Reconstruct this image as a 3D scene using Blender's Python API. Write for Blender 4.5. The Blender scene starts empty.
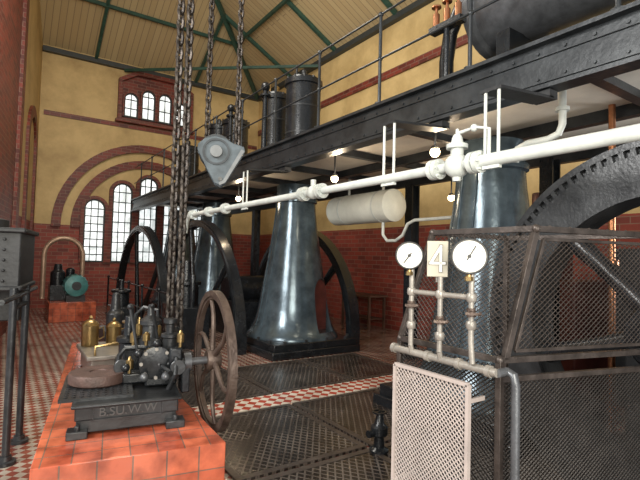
import bpy, bmesh, math, random
from mathutils import Vector, Matrix
random.seed(4)
R=math.radians
scene=bpy.context.scene
COL=scene.collection
try:
    scene.view_settings.view_transform='Standard'
    scene.view_settings.look='None'
except Exception: pass

# ------------------------------------------------------------ materials
def _mat(name):
    m=bpy.data.materials.new(name); m.use_nodes=True
    nt=m.node_tree; bs=nt.nodes['Principled BSDF']
    return m,nt,bs
def N(nt,t,**k):
    n=nt.nodes.new(t)
    for a,v in k.items(): setattr(n,a,v)
    return n
def rgba(c): return (c[0],c[1],c[2],1)
def pmat(name,col,rough=.5,metal=0.,var=.35,scale=6.,bump=.15,col2=None,coat=0.):
    m,nt,bs=_mat(name)
    tc=N(nt,'ShaderNodeTexCoord'); no=N(nt,'ShaderNodeTexNoise')
    no.inputs['Scale'].default_value=scale; no.inputs['Detail'].default_value=6; no.inputs['Roughness'].default_value=.65
    nt.links.new(tc.outputs['Object'],no.inputs['Vector'])
    cr=N(nt,'ShaderNodeValToRGB')
    c2=col2 if col2 else tuple(min(1,c*(1+var)) for c in col)
    c1=tuple(c*(1-var) for c in col)
    cr.color_ramp.elements[0].position=.32; cr.color_ramp.elements[1].position=.7
    cr.color_ramp.elements[0].color=rgba(c1); cr.color_ramp.elements[1].color=rgba(c2)
    nt.links.new(no.outputs['Fac'],cr.inputs['Fac']); nt.links.new(cr.outputs['Color'],bs.inputs['Base Color'])
    bs.inputs['Roughness'].default_value=rough; bs.inputs['Metallic'].default_value=metal
    bs.inputs['Coat Weight'].default_value=coat
    if bump:
        n2=N(nt,'ShaderNodeTexNoise'); n2.inputs['Scale'].default_value=scale*7; n2.inputs['Detail'].default_value=4
        nt.links.new(tc.outputs['Object'],n2.inputs['Vector'])
        bp=N(nt,'ShaderNodeBump'); bp.inputs['Strength'].default_value=bump; bp.inputs['Distance'].default_value=.02
        nt.links.new(n2.outputs['Fac'],bp.inputs['Height']); nt.links.new(bp.outputs['Normal'],bs.inputs['Normal'])
    return m
def emat(name,col,st):
    m,nt,bs=_mat(name)
    bs.inputs['Emission Color'].default_value=rgba(col); bs.inputs['Emission Strength'].default_value=st
    bs.inputs['Base Color'].default_value=rgba(col); return m
def wallvec(nt):
    tc=N(nt,'ShaderNodeTexCoord'); sp=N(nt,'ShaderNodeSeparateXYZ'); nt.links.new(tc.outputs['Object'],sp.inputs[0])
    ad=N(nt,'ShaderNodeMath',operation='ADD'); nt.links.new(sp.outputs[0],ad.inputs[0]); nt.links.new(sp.outputs[1],ad.inputs[1])
    cb=N(nt,'ShaderNodeCombineXYZ'); nt.links.new(ad.outputs[0],cb.inputs[0]); nt.links.new(sp.outputs[2],cb.inputs[1])
    return cb.outputs[0],sp
def brick_tex(nt,vec,c1,c2,mo,w=.24,h=.075,ms=.008):
    br=N(nt,'ShaderNodeTexBrick'); br.inputs['Scale'].default_value=1
    br.inputs['Brick Width'].default_value=w; br.inputs['Row Height'].default_value=h
    br.inputs['Mortar Size'].default_value=ms; br.inputs['Mortar Smooth'].default_value=.2
    br.inputs['Color1'].default_value=rgba(c1); br.inputs['Color2'].default_value=rgba(c2); br.inputs['Mortar'].default_value=rgba(mo)
    nt.links.new(vec,br.inputs['Vector']); return br
def brick_mat(name):
    m,nt,bs=_mat(name); v,sp=wallvec(nt)
    br=brick_tex(nt,v,(.22,.038,.023),(.09,.018,.013),(.20,.11,.08),.26,.095,.008)
    nt.links.new(br.outputs['Color'],bs.inputs['Base Color']); bs.inputs['Roughness'].default_value=.5
    bp=N(nt,'ShaderNodeBump'); bp.inputs['Strength'].default_value=.4; bp.inputs['Distance'].default_value=.01; bp.invert=True
    nt.links.new(br.outputs['Fac'],bp.inputs['Height']); nt.links.new(bp.outputs['Normal'],bs.inputs['Normal'])
    return m
def wall_mat(name,dado=2.35):
    m,nt,bs=_mat(name); v,sp=wallvec(nt)
    br=brick_tex(nt,v,(.31,.05,.03),(.155,.028,.02),(.24,.13,.09),.28,.105,.008)
    tc=N(nt,'ShaderNodeTexCoord'); no=N(nt,'ShaderNodeTexNoise'); no.inputs['Scale'].default_value=.8; no.inputs['Detail'].default_value=9; no.inputs['Roughness'].default_value=.68
    nt.links.new(tc.outputs['Object'],no.inputs['Vector'])
    cr=N(nt,'ShaderNodeValToRGB'); cr.color_ramp.elements[0].position=.33; cr.color_ramp.elements[1].position=.58
    cr.color_ramp.elements[0].color=(.42,.285,.115,1); cr.color_ramp.elements[1].color=(.64,.465,.21,1)
    nt.links.new(no.outputs['Fac'],cr.inputs['Fac'])
    gt=N(nt,'ShaderNodeMath',operation='GREATER_THAN'); gt.inputs[1].default_value=dado; nt.links.new(sp.outputs[2],gt.inputs[0])
    mx=N(nt,'ShaderNodeMix',data_type='RGBA'); nt.links.new(gt.outputs[0],mx.inputs[0])
    nt.links.new(br.outputs['Color'],mx.inputs[6]); nt.links.new(cr.outputs['Color'],mx.inputs[7])
    nt.links.new(mx.outputs[2],bs.inputs['Base Color']); bs.inputs['Roughness'].default_value=.6
    return m
def plank_mat(name,rot=0):
    m,nt,bs=_mat(name); tc=N(nt,'ShaderNodeTexCoord'); mp=N(nt,'ShaderNodeMapping'); mp.inputs['Rotation'].default_value=(0,0,R(rot))
    nt.links.new(tc.outputs['Object'],mp.inputs[0])
    br=brick_tex(nt,mp.outputs[0],(.54,.42,.23),(.46,.34,.18),(.24,.17,.1),w=3.,h=.16,ms=.008)
    nt.links.new(br.outputs['Color'],bs.inputs['Base Color']); bs.inputs['Roughness'].default_value=.6
    return m
def tile_mat(name,sz=.15):
    m,nt,bs=_mat(name); tc=N(nt,'ShaderNodeTexCoord'); v,sp=wallvec(nt)
    ge=N(nt,'ShaderNodeNewGeometry'); s2=N(nt,'ShaderNodeSeparateXYZ'); nt.links.new(ge.outputs['Normal'],s2.inputs[0])
    gt=N(nt,'ShaderNodeMath',operation='GREATER_THAN'); gt.inputs[1].default_value=.5; nt.links.new(s2.outputs[2],gt.inputs[0])
    mp=N(nt,'ShaderNodeMapping'); mp.inputs['Rotation'].default_value=(0,0,R(10)); nt.links.new(tc.outputs['Object'],mp.inputs[0])
    mx=N(nt,'ShaderNodeMix',data_type='VECTOR'); nt.links.new(gt.outputs[0],mx.inputs[0]); nt.links.new(v,mx.inputs[4]); nt.links.new(mp.outputs[0],mx.inputs[5])
    br=brick_tex(nt,mx.outputs[1],(.60,.15,.075),(.42,.09,.048),(.2,.12,.09),w=sz,h=sz,ms=.004); br.offset=0
    no=N(nt,'ShaderNodeTexNoise'); no.inputs['Scale'].default_value=7; no.inputs['Detail'].default_value=8; nt.links.new(tc.outputs['Object'],no.inputs['Vector'])
    cr=N(nt,'ShaderNodeValToRGB'); cr.color_ramp.elements[0].position=.35; cr.color_ramp.elements[0].color=(.5,.46,.46,1); cr.color_ramp.elements[1].position=.6
    nt.links.new(no.outputs['Fac'],cr.inputs[0])
    mu=N(nt,'ShaderNodeMix',data_type='RGBA',blend_type='MULTIPLY'); mu.inputs[0].default_value=1
    nt.links.new(br.outputs['Color'],mu.inputs[6]); nt.links.new(cr.outputs['Color'],mu.inputs[7])
    nt.links.new(mu.outputs[2],bs.inputs['Base Color']); bs.inputs['Roughness'].default_value=.15
    bp=N(nt,'ShaderNodeBump'); bp.inputs['Strength'].default_value=.5; bp.inputs['Distance'].default_value=.01; bp.invert=True
    nt.links.new(br.outputs['Fac'],bp.inputs['Height']); nt.links.new(bp.outputs['Normal'],bs.inputs['Normal'])
    return m
def checker_mat(name,sc,c1,c2,rough=.3,rot=45,stretch=1.,bump=0,dirt=.5):
    m,nt,bs=_mat(name); tc=N(nt,'ShaderNodeTexCoord'); m0=N(nt,'ShaderNodeMapping'); m0.inputs['Scale'].default_value=(1,stretch,1)
    mp=N(nt,'ShaderNodeMapping'); mp.inputs['Rotation'].default_value=(0,0,R(rot))
    mp.inputs['Location'].default_value=(.01,.01,.37)
    nt.links.new(tc.outputs['Object'],m0.inputs[0]); nt.links.new(m0.outputs[0],mp.inputs[0]); ck=N(nt,'ShaderNodeTexChecker'); ck.inputs['Scale'].default_value=sc
    nt.links.new(mp.outputs[0],ck.inputs[0]); ck.inputs[1].default_value=rgba(c1); ck.inputs[2].default_value=rgba(c2)
    no=N(nt,'ShaderNodeTexNoise'); no.inputs['Scale'].default_value=3; no.inputs['Detail'].default_value=8; nt.links.new(tc.outputs['Object'],no.inputs['Vector'])
    cr=N(nt,'ShaderNodeValToRGB'); cr.color_ramp.elements[0].position=.35; cr.color_ramp.elements[0].color=(dirt,dirt*.95,dirt*.9,1); cr.color_ramp.elements[1].position=.62
    nt.links.new(no.outputs['Fac'],cr.inputs[0])
    mu=N(nt,'ShaderNodeMix',data_type='RGBA',blend_type='MULTIPLY'); mu.inputs[0].default_value=1
    nt.links.new(ck.outputs['Color'],mu.inputs[6]); nt.links.new(cr.outputs['Color'],mu.inputs[7])
    nt.links.new(mu.outputs[2],bs.inputs['Base Color']); bs.inputs['Roughness'].default_value=rough
    return m
def diamond_mat(name,sp=.068,base=(.040,.033,.030),line=(.20,.172,.155)):
    m,nt,bs=_mat(name); tc=N(nt,'ShaderNodeTexCoord'); sx=N(nt,'ShaderNodeSeparateXYZ'); nt.links.new(tc.outputs['Object'],sx.inputs[0])
    outs=[]
    for sg in (1,-1):
        a=N(nt,'ShaderNodeMath',operation='MULTIPLY'); a.inputs[1].default_value=sg*.7; nt.links.new(sx.outputs[1],a.inputs[0])
        b=N(nt,'ShaderNodeMath',operation='ADD'); nt.links.new(sx.outputs[0],b.inputs[0]); nt.links.new(a.outputs[0],b.inputs[1])
        c=N(nt,'ShaderNodeMath',operation='DIVIDE'); c.inputs[1].default_value=sp; nt.links.new(b.outputs[0],c.inputs[0])
        d=N(nt,'ShaderNodeMath',operation='FRACT'); nt.links.new(c.outputs[0],d.inputs[0])
        e=N(nt,'ShaderNodeMath',operation='LESS_THAN'); e.inputs[1].default_value=.24; nt.links.new(d.outputs[0],e.inputs[0]); outs.append(e)
    mxm=N(nt,'ShaderNodeMath',operation='MAXIMUM'); nt.links.new(outs[0].outputs[0],mxm.inputs[0]); nt.links.new(outs[1].outputs[0],mxm.inputs[1])
    no=N(nt,'ShaderNodeTexNoise'); no.inputs['Scale'].default_value=2.5; no.inputs['Detail'].default_value=8; nt.links.new(tc.outputs['Object'],no.inputs['Vector'])
    cr=N(nt,'ShaderNodeValToRGB'); cr.color_ramp.elements[0].position=.35; cr.color_ramp.elements[0].color=(.45,.42,.4,1); cr.color_ramp.elements[1].position=.62; nt.links.new(no.outputs['Fac'],cr.inputs[0])
    mx=N(nt,'ShaderNodeMix',data_type='RGBA'); nt.links.new(mxm.outputs[0],mx.inputs[0]); mx.inputs[6].default_value=rgba(base); mx.inputs[7].default_value=rgba(line)
    mu=N(nt,'ShaderNodeMix',data_type='RGBA',blend_type='MULTIPLY'); mu.inputs[0].default_value=1; nt.links.new(mx.outputs[2],mu.inputs[6]); nt.links.new(cr.outputs[0],mu.inputs[7])
    nt.links.new(mu.outputs[2],bs.inputs['Base Color']); bs.inputs['Roughness'].default_value=.25; bs.inputs['Metallic'].default_value=.45
    bp=N(nt,'ShaderNodeBump'); bp.inputs['Strength'].default_value=.3; bp.inputs['Distance'].default_value=.005; nt.links.new(mxm.outputs[0],bp.inputs['Height']); nt.links.new(bp.outputs['Normal'],bs.inputs['Normal'])
    return m
def window_glass(name):
    m,nt,bs=_mat(name); tc=N(nt,'ShaderNodeTexCoord'); no=N(nt,'ShaderNodeTexNoise'); no.inputs['Scale'].default_value=3.5
    nt.links.new(tc.outputs['Object'],no.inputs['Vector']); cr=N(nt,'ShaderNodeValToRGB')
    cr.color_ramp.elements[0].position=.38; cr.color_ramp.elements[0].color=(.42,.48,.48,1); cr.color_ramp.elements[1].position=.6; cr.color_ramp.elements[1].color=(.95,1,1,1)
    nt.links.new(no.outputs['Fac'],cr.inputs[0]); nt.links.new(cr.outputs[0],bs.inputs['Emission Color']); bs.inputs['Emission Strength'].default_value=1.15
    return m

M=dict(
 wall=wall_mat('painted_wall_with_brick_dado'), brick=brick_mat('red_brick'), plank=plank_mat('ceiling_planks',90), plank2=plank_mat('ceiling_planks_side',0),
 green=pmat('green_painted_steel',(.025,.07,.05),.5), tile=tile_mat('red_glazed_tile'),
 floor=checker_mat('checker_floor_tile',15,(.34,.30,.25),(.20,.055,.04),.2,dirt=.55),
 strip=checker_mat('checker_strip_tile',11.5,(.66,.60,.52),(.38,.065,.04),.25,dirt=.6),
 plate=diamond_mat('diamond_steel_plate'),
 plateframe=pmat('worn_steel_edge',(.12,.10,.09),.3,.6),
 black=pmat('black_painted_iron',(.013,.015,.018),.27,.2,.5,5,.1),
 dark=pmat('dark_grey_iron',(.030,.032,.035),.34,.35,.5,6,.15),
 rimgrey=pmat('dark_grey_wheel_iron',(.034,.036,.040),.32,.4,.4,6,.12,(.06,.063,.067)),
 satin=pmat('satin_black_iron',(.015,.016,.018),.55,.1,.4,6,.15),
 fascia=pmat('dark_blue_steel',(.021,.026,.032),.38,.3,.5,4,.12,(.042,.047,.052)),
 steelblue=pmat('blue_grey_cast_iron',(.058,.083,.102),.2,.5,.4,3.5,.08,(.115,.155,.185)),
 rust=pmat('brown_rusty_iron',(.085,.055,.045),.45,.4,.4,8,.3,(.15,.11,.09)),
 cage=pmat('worn_brown_grey_steel_cage',(.075,.062,.056),.38,.6,.4,10,.15,(.13,.108,.098)),
 cagewire=pmat('worn_wire',(.10,.085,.078),.35,.7,.3,10,.0),
 cagedark=pmat('dark_wire',(.04,.035,.033),.42,.5,.3,10,.0),
 white=pmat('white_painted_pipe',(.54,.58,.56),.38,0,.12,5,.05,(.65,.68,.65)),
 tank=pmat('off_white_tank',(.70,.72,.66),.45,0,.1,4,.05),
 soffit=pmat('cream_soffit',(.76,.71,.62),.6,0,.12,2,.05),
 grey=pmat('grey_beige_pipe',(.28,.26,.235),.38,.3,.25,9,.1),
 pipegrey=pmat('grey_painted_pipe',(.10,.105,.115),.33,.4,.3,9,.1),
 pinkmesh=pmat('pale_grey_pink_mesh',(.40,.345,.325),.5,0,.15,6,.05),
 brass=pmat('brass',(.36,.25,.11),.3,.9,.3,8,.05), copper=pmat('copper',(.5,.22,.11),.3,.9,.3,8,.05),
 palepipe=pmat('pale_worn_copper',(.40,.27,.19),.4,.4,.2,8,.05),
 chain=pmat('rusty_chain',(.035,.028,.025),.45,.6,.5,14,.2,(.09,.075,.065)),
 block=pmat('blue_grey_hoist_block',(.07,.09,.105),.6,.05,.35,9,.1), blockdark=pmat('dark_sheave_iron',(.03,.036,.042),.6,.05,.35,9,.1),
 blockedge=pmat('worn_block_edge',(.16,.17,.175),.6,.05,.2,9,.1), face=pmat('dial_white',(.8,.79,.73),.4,0,.03,4,0),
 ink=pmat('black_ink',(.02,.02,.02),.5,0,.1,4,0), plaque=pmat('cream_plaque',(.42,.395,.32),.5,0,.1,5,0), plaqueline=pmat('number_outline',(.16,.15,.13),.5,0,.1,5,0),
 plaqueink=pmat('pale_number',(.80,.80,.75),.5,0,.03,5,0),
 teal=pmat('teal_motor_paint',(.06,.2,.2),.35,.1,.3,6,.1), wood=pmat('dark_wood',(.08,.04,.025),.5,0,.4,5,.1),
 disc=pmat('brown_disc',(.075,.042,.034),.55,.1,.4,12,.3), letter=pmat('cast_letters',(.085,.085,.085),.4,.4,.1,6,0),
 reddark=pmat('dark_oxide_red',(.085,.02,.016),.5,.1,.4,6,.1),
 glass=window_glass('daylit_window_glass'), frame=pmat('window_frame_paint',(.035,.04,.04),.5,0,.2,6,0),
 bulb=emat('warm_bulb',(1,.74,.42),16.),
)

# ------------------------------------------------------------ mesh builder
class B:
    def __init__(s,fr=None): s.bm=bmesh.new(); s.fr=fr
    def v(s,p):
        p=Vector(p)
        if s.fr is not None: p=s.fr@p
        return s.bm.verts.new(p)
    def f(s,vs):
        try: return s.bm.faces.new(vs)
        except ValueError: return None
    def box(s,c,sz,rz=0,rx=0,ry=0):
        Mx=Matrix.Rotation(rz,3,'Z')@Matrix.Rotation(ry,3,'Y')@Matrix.Rotation(rx,3,'X'); c=Vector(c)
        vs=[s.v(c+Mx@Vector((x*sz[0]/2,y*sz[1]/2,z*sz[2]/2))) for x in(-1,1) for y in(-1,1) for z in(-1,1)]
        for q in((0,1,3,2),(4,6,7,5),(0,4,5,1),(2,3,7,6),(0,2,6,4),(1,5,7,3)): s.f([vs[i] for i in q])
        return s
    def bar(s,p0,p1,w,h,up=(0,0,1)):
        p0=Vector(p0);p1=Vector(p1);d=(p1-p0).normalized();u=Vector(up)
        if abs(d.dot(u))>.98: u=Vector((1,0,0))
        a=d.cross(u).normalized(); b2=a.cross(d).normalized()
        vs=[]
        for p in(p0,p1):
            for i,j in((-1,-1),(1,-1),(1,1),(-1,1)): vs.append(s.v(p+a*i*w/2+b2*j*h/2))
        s.f(vs[3::-1]); s.f(vs[4:])
        for i in range(4): s.f([vs[i],vs[(i+1)%4],vs[4+(i+1)%4],vs[4+i]])
        return s
    def rings(s,cs,seg=16,closed=False,se=2.,ref=None,caps=True):
        n=len(cs); rs=[]; prev=None
        for i,(c,r) in enumerate(cs):
            c=Vector(c)
            if closed: d=Vector(cs[(i+1)%n][0])-Vector(cs[i-1][0])
            else: d=Vector(cs[min(i+1,n-1)][0])-Vector(cs[max(i-1,0)][0])
            if d.length<1e-7: d=Vector(prev[1]) if prev else Vector((0,0,1))
            d.normalize()
            if prev is None:
                u=Vector(ref) if ref else (Vector((0,0,1)) if abs(d.z)<.9 else Vector((1,0,0)))
                a=(u-d*u.dot(d)).normalized()
            else:
                a=prev[0]-d*prev[0].dot(d); a.normalize()
            prev=(a,d); b2=d.cross(a)
            ring=[]
            for k in range(seg):
                t=2*math.pi*k/seg; ca,sa=math.cos(t),math.sin(t)
                if se!=2.:
                    q=(abs(ca)**se+abs(sa)**se)**(-1/se); ca*=q; sa*=q
                ring.append(s.v(c+a*ca*r+b2*sa*r))
            rs.append(ring)
        m=n if closed else n-1
        for i in range(m):
            A=rs[i];C=rs[(i+1)%n]
            for k in range(seg): s.f([A[k],A[(k+1)%seg],C[(k+1)%seg],C[k]])
        if not closed and caps: s.f(rs[0][::-1]); s.f(rs[-1])
        return s
    def cyl(s,p0,p1,r,r2=None,seg=16): return s.rings([(p0,r),(p1,r if r2 is None else r2)],seg)
    def lathe(s,c,prof,seg=24,ax=(0,0,1),se=2.,ref=None):
        c=Vector(c);ax=Vector(ax).normalized()
        pr=[]; e=1e-5
        for i,(r,h) in enumerate(prof): pr.append((c+ax*(h+e*i),max(r,1e-4)))
        u=Vector(ref) if ref else (Vector((1,0,0)) if abs(ax.x)<.9 else Vector((0,0,1)))
        a=(u-ax*u.dot(ax)).normalized(); b2=ax.cross(a); rs=[]
        for p,r in pr:
            ring=[]
            for k in range(seg):
                t=2*math.pi*k/seg; ca,sa=math.cos(t),math.sin(t)
                if se!=2.:
                    q=(abs(ca)**se+abs(sa)**se)**(-1/se); ca*=q; sa*=q
                ring.append(s.v(p+a*ca*r+b2*sa*r))
            rs.append(ring)
        for i in range(len(rs)-1):
            for k in range(seg): s.f([rs[i][k],rs[i][(k+1)%seg],rs[i+1][(k+1)%seg],rs[i+1][k]])
        s.f(rs[0][::-1]); s.f(rs[-1]); return s
    def tube(s,pts,r,seg=8,closed=False): return s.rings([(p,r) for p in pts],seg,closed)
    def sph(s,c,r,seg=14,sz=1.):
        pr=[(r*math.sin(math.pi*i/8),-r*sz*math.cos(math.pi*i/8)) for i in range(9)]
        return s.lathe(c,pr,seg)
    def ringx(s,c,Ro,Ri,w,seg=64,ax='X'):
        c=Vector(c); L=[]
        for k in range(seg):
            t=2*math.pi*k/seg; row=[]
            for (r,x) in((Ro,-w/2),(Ro,w/2),(Ri,w/2),(Ri,-w/2)):
                if ax=='X': p=Vector((x,r*math.cos(t),r*math.sin(t)))
                elif ax=='Y': p=Vector((r*math.cos(t),x,r*math.sin(t)))
                else: p=Vector((r*math.cos(t),r*math.sin(t),x))
                row.append(s.v(c+p))
            L.append(row)
        for k in range(seg):
            A=L[k];C=L[(k+1)%seg]
            for j in range(4): s.f([A[j],A[(j+1)%4],C[(j+1)%4],C[j]])
        return s
    def prism(s,pts,off):
        off=Vector(off); a=[s.v(p) for p in pts]; b2=[s.v(Vector(p)+off) for p in pts]
        s.f(a[::-1]); s.f(b2); n=len(a)
        for i in range(n): s.f([a[i],a[(i+1)%n],b2[(i+1)%n],b2[i]])
        return s
    def strip(s,inn,out,off):
        off=Vector(off); n=len(inn)
        A=[s.v(p) for p in inn];Bq=[s.v(p) for p in out];C=[s.v(Vector(p)+off) for p in inn];D=[s.v(Vector(p)+off) for p in out]
        for i in range(n-1):
            s.f([A[i],A[i+1],Bq[i+1],Bq[i]]); s.f([C[i],C[i+1],D[i+1],D[i]])
            s.f([A[i],A[i+1],C[i+1],C[i]]); s.f([Bq[i],Bq[i+1],D[i+1],D[i]])
        s.f([A[0],Bq[0],D[0],C[0]]); s.f([A[-1],Bq[-1],D[-1],C[-1]]); return s
    def mesh(s,name):
        bmesh.ops.recalc_face_normals(s.bm,faces=s.bm.faces[:])
        me=bpy.data.meshes.new(name); s.bm.to_mesh(me); s.bm.free(); return me
    def make(s,name,mat,parent=None,origin=None,label=None,category=None,group=None,kind=None,bevel=0,ang=38):
        me=s.mesh(name)
        if origin is None: origin=parent['_o'] if parent is not None else (0,0,0)
        o=Vector(origin)
        me.transform(Matrix.Translation(-o))
        me.shade_smooth(); me.set_sharp_from_angle(angle=R(ang))
        me.materials.append(M[mat] if isinstance(mat,str) else mat)
        ob=bpy.data.objects.new(name,me); COL.objects.link(ob)
        ob['_o']=list(o)
        if parent is not None:
            ob.parent=parent; ob.location=o-Vector(parent['_o'])
        else: ob.location=o
        tag(ob,label,category,group,kind)
        if bevel:
            md=ob.modifiers.new('bevel','BEVEL'); md.width=bevel; md.segments=2; md.limit_method='ANGLE'
        return ob
def tag(ob,label=None,category=None,group=None,kind=None):
    if label: ob['label']=label
    if category: ob['category']=category
    if group: ob['group']=group
    if kind: ob['kind']=kind
def empty(name,o,label,category,group=None):
    e=bpy.data.objects.new(name,None); COL.objects.link(e); e.location=o; e['_o']=list(o); e.empty_display_size=.1
    tag(e,label,category,group); return e
def copy_tree(root,delta,label=None):
    new=root.copy(); COL.objects.link(new); new.location=Vector(root.location)+Vector(delta)
    if label: new['label']=label
    for c in list(root.children):
        k=c.copy(); COL.objects.link(k); k.parent=new; k.location=c.location.copy()
    return new
def text_part(name,s,size,loc,rot,mat,parent,ext=.003,off=0.):
    cu=bpy.data.curves.new(name,'FONT'); cu.body=s; cu.size=size; cu.extrude=ext; cu.align_x='CENTER'; cu.align_y='CENTER'; cu.offset=off
    t=bpy.data.objects.new(name+'_tmp',cu); COL.objects.link(t)
    bpy.context.view_layer.update()
    dg=bpy.context.evaluated_depsgraph_get(); me=bpy.data.meshes.new_from_object(t.evaluated_get(dg))
    bpy.data.objects.remove(t)
    me.materials.clear(); me.materials.append(M[mat])
    ob=bpy.data.objects.new(name,me); COL.objects.link(ob); ob.parent=parent; ob.location=Vector(loc)-Vector(parent['_o']); ob.rotation_euler=rot
    ob['_o']=list(loc); return ob

YW=15.0; XR=7.4; EZ=7.35; SL=.55
# ------------------------------------------------------------ room shell
B().box((2.3,6.4,-.1),(10.6,17.6,.2)).make('floor','floor',kind='structure',origin=(2.3,6.4,0))
B().box((3.2,YW+.15,4.6),(8.9,.3,9.2)).make('wall_back','wall',kind='structure',origin=(0,0,0))
B().box((XR+.15,6.4,4.6),(.3,17.5,9.2)).make('wall_right','wall',kind='structure')
LW0=Vector((.65,YW,0)); LWd=Vector((-1.25,-9,0)).normalized(); LWn=Vector((9,-1.25,0)).normalized()
b=B(); b.prism([LW0,LW0+LWd*9.1,LW0+LWd*9.1-LWn*.3,LW0-LWn*.3],(0,0,11)); b.make('wall_left','wall',kind='structure')
apx=3.3
zr=EZ+(XR-apx)*SL
b=B(); b.prism([(-1.2,YW+.1,EZ),(XR+.1,YW+.1,EZ),(apx,YW-(XR-apx),zr),(-1.2,YW-(XR-apx),zr)],(0,0,.12)); b.make('ceiling','plank',kind='structure')
b=B(); b.prism([(XR+.1,YW+.1,EZ),(XR+.1,-2,EZ),(apx,-2,zr),(apx,YW-(XR-apx),zr)],(0,0,.12)); b.make('ceiling','plank2',kind='structure')
b=B(); b.prism([(apx,YW-(XR-apx),zr),(apx,-2,zr),(-1.6,-2,zr-.6),(-1.2,YW-(XR-apx),zr-.1)],(0,0,.12)); b.make('ceiling','plank',kind='structure')
GR=dict(label='green painted steel rafter under the plank ceiling',category='rafter',group='green roof rafters')
for X in (2.0,5.0):
    lim=min(XR-X,4.0)if X>3.4 else 4.0
    B().bar((X,YW-.05,EZ-.07),(X,YW-lim,EZ+lim*SL-.07),.08,.10).make('roof_rafter','green',origin=(X,YW,EZ),**GR)
for Y in (12.6,10.2,7.8,5.4,3.0):
    lim=min(4.0,YW-Y)
    B().bar((XR-.02,Y,EZ-.07),(XR-lim,Y,EZ+lim*SL-.07),.08,.10).make('roof_rafter','green',origin=(XR,Y,EZ),**GR)
B().bar((XR-.12,YW-.12,EZ-.1),(apx,YW-4.1,zr-.1),.11,.14).make('hip_rafter','green',origin=(XR,YW,EZ),label='heavy green hip rafter in the roof corner',category='rafter')
b=B(); b.bar((XR-.12,11.0,7.15),(2.8,14.9,7.15),.06,.08); b.make('roof_brace','green',origin=(5,13,7.1),label='slim green diagonal brace across the roof corner',category='roof brace')
for p0,p1 in (((1.0,13.3,EZ+1.7*SL-.1),(5.7,13.3,EZ+1.7*SL-.1)),((5.7,13.3,EZ+1.7*SL-.1),(5.7,-1,EZ+1.7*SL-.1))):
    B().bar(p0,p1,.07,.09).make('roof_purlin','green',origin=p0,label='green steel purlin under the planks',category='purlin',group='green roof purlins')
B().box((4.0,YW-.07,EZ-.1),(6.7,.14,.14)).make('trim_1','frame',kind='structure')
B().box((XR-.07,6.4,EZ-.1),(.14,17,.14)).make('trim_2','frame',kind='structure')
B().box((4.05,YW-.02,5.48),(6.6,.04,.13)).make('trim_3','brick',kind='structure')
B().box((XR-.03,6.4,6.0),(.06,17,.18)).make('trim_4','brick',kind='structure')

# ------------------------------------------------------------ arches and windows
def arch_pts(c,hw,z0,zs,n=20,rise=1.):
    p=[(c-hw,z0)]
    for i in range(n+1):
        t=math.pi-math.pi*i/n; p.append((c+hw*math.cos(t),zs+hw*rise*math.sin(t)))
    p.append((c+hw,z0)); return p
PB=lambda u,v,d=0:(u,YW-d,v)
def PL(u,v,d=0):
    q=LW0+LWd*u+LWn*d; return (q.x,q.y,v)
def outn(P): return Vector(P(0,0,1))-Vector(P(0,0,0))
tn=5
def brick_arch(P,c,hwo,hwi,z0,zs,d0,d1):
    global tn
    b=B(); b.strip([P(u,v,d0) for u,v in arch_pts(c,hwi,z0,zs,28)],[P(u,v,d0) for u,v in arch_pts(c,hwo,z0,zs,28)],outn(P)*(d1-d0))
    b.make('trim_%d'%tn,'brick',kind='structure'); tn+=1
brick_arch(PB,3.65,2.6,2.37,2.3,2.35,0,.12)
brick_arch(PB,3.65,2.12,1.88,2.3,2.35,0,.08)
wn=1
def lancet(P,c,w,z0,zt,surround=.12,bars=(2,6),sd=.1):
    global wn
    hw=w/2; zs=zt-hw; o=P(c,z0)
    b=B(); b.prism([P(u,v,.012) for u,v in arch_pts(c,hw,z0,zs,14)],outn(P)*.02)
    win=b.make('window_%d'%wn,'glass',origin=o,kind='structure'); wn+=1
    b=B(); b.strip([P(u,v,.03) for u,v in arch_pts(c,hw-.04,z0,zs,14)],[P(u,v,.03) for u,v in arch_pts(c,hw,z0,zs,14)],outn(P)*.04)
    for i in range(1,bars[0]):
        u=c-hw+w*i/bars[0]; b.bar(P(u,z0,.05),P(u,zt-.02-abs(u-c)*.3,.05),.030,.022)
    for i in range(1,bars[1]):
        v=z0+(zs-z0)*i/(bars[1]-1); b.bar(P(c-hw,v,.05),P(c+hw,v,.05),.022,.028)
    b.box(P(c,z0+.02,.04),(w,.05,.05))
    b.make('window_frame','frame',parent=win,origin=o)
    if surround:
        b=B(); b.strip([P(u,v,.0) for u,v in arch_pts(c,hw,z0,zs,14)],[P(u,v,.0) for u,v in arch_pts(c,hw+surround,z0,zs,14)],outn(P)*sd)
        b.make('brick_surround','brick',parent=win,origin=o)
for c,zt in ((2.15,3.15),(2.9,3.7),(3.65,3.95),(4.4,3.7),(5.15,3.15)): lancet(PB,c,.56,1.3,zt,.095,(3,8),.12)
for c,zt in ((3.03,6.5),(3.54,6.68),(4.05,6.68),(4.56,6.5)): lancet(PB,c,.41,5.75,zt,.045,(2,3),.14)
b=B(); b.prism([PB(2.72,5.62),PB(4.87,5.62),PB(4.87,6.85),PB(4.4,7.12),PB(3.2,7.12),PB(2.72,6.85)],(0,-.009,0)); b.make('trim_%d'%tn,'brick',kind='structure'); tn+=1
b=B(); o_=[(2.65,5.6),(2.65,6.88),(3.14,7.2),(4.45,7.2),(4.94,6.88),(4.94,5.6)]; i_=[(2.76,5.6),(2.76,6.82),(3.19,7.08),(4.40,7.08),(4.83,6.82),(4.83,5.6)]
b.strip([PB(*p) for p in i_],[PB(*p) for p in o_],(0,-.16,0)); b.make('trim_%d'%tn,'brick',kind='structure'); tn+=1
b=B(); b.box((3.8,YW-.1,5.6),(2.4,.2,.08)); b.make('trim_%d'%tn,'brick',kind='structure'); tn+=1
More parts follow.
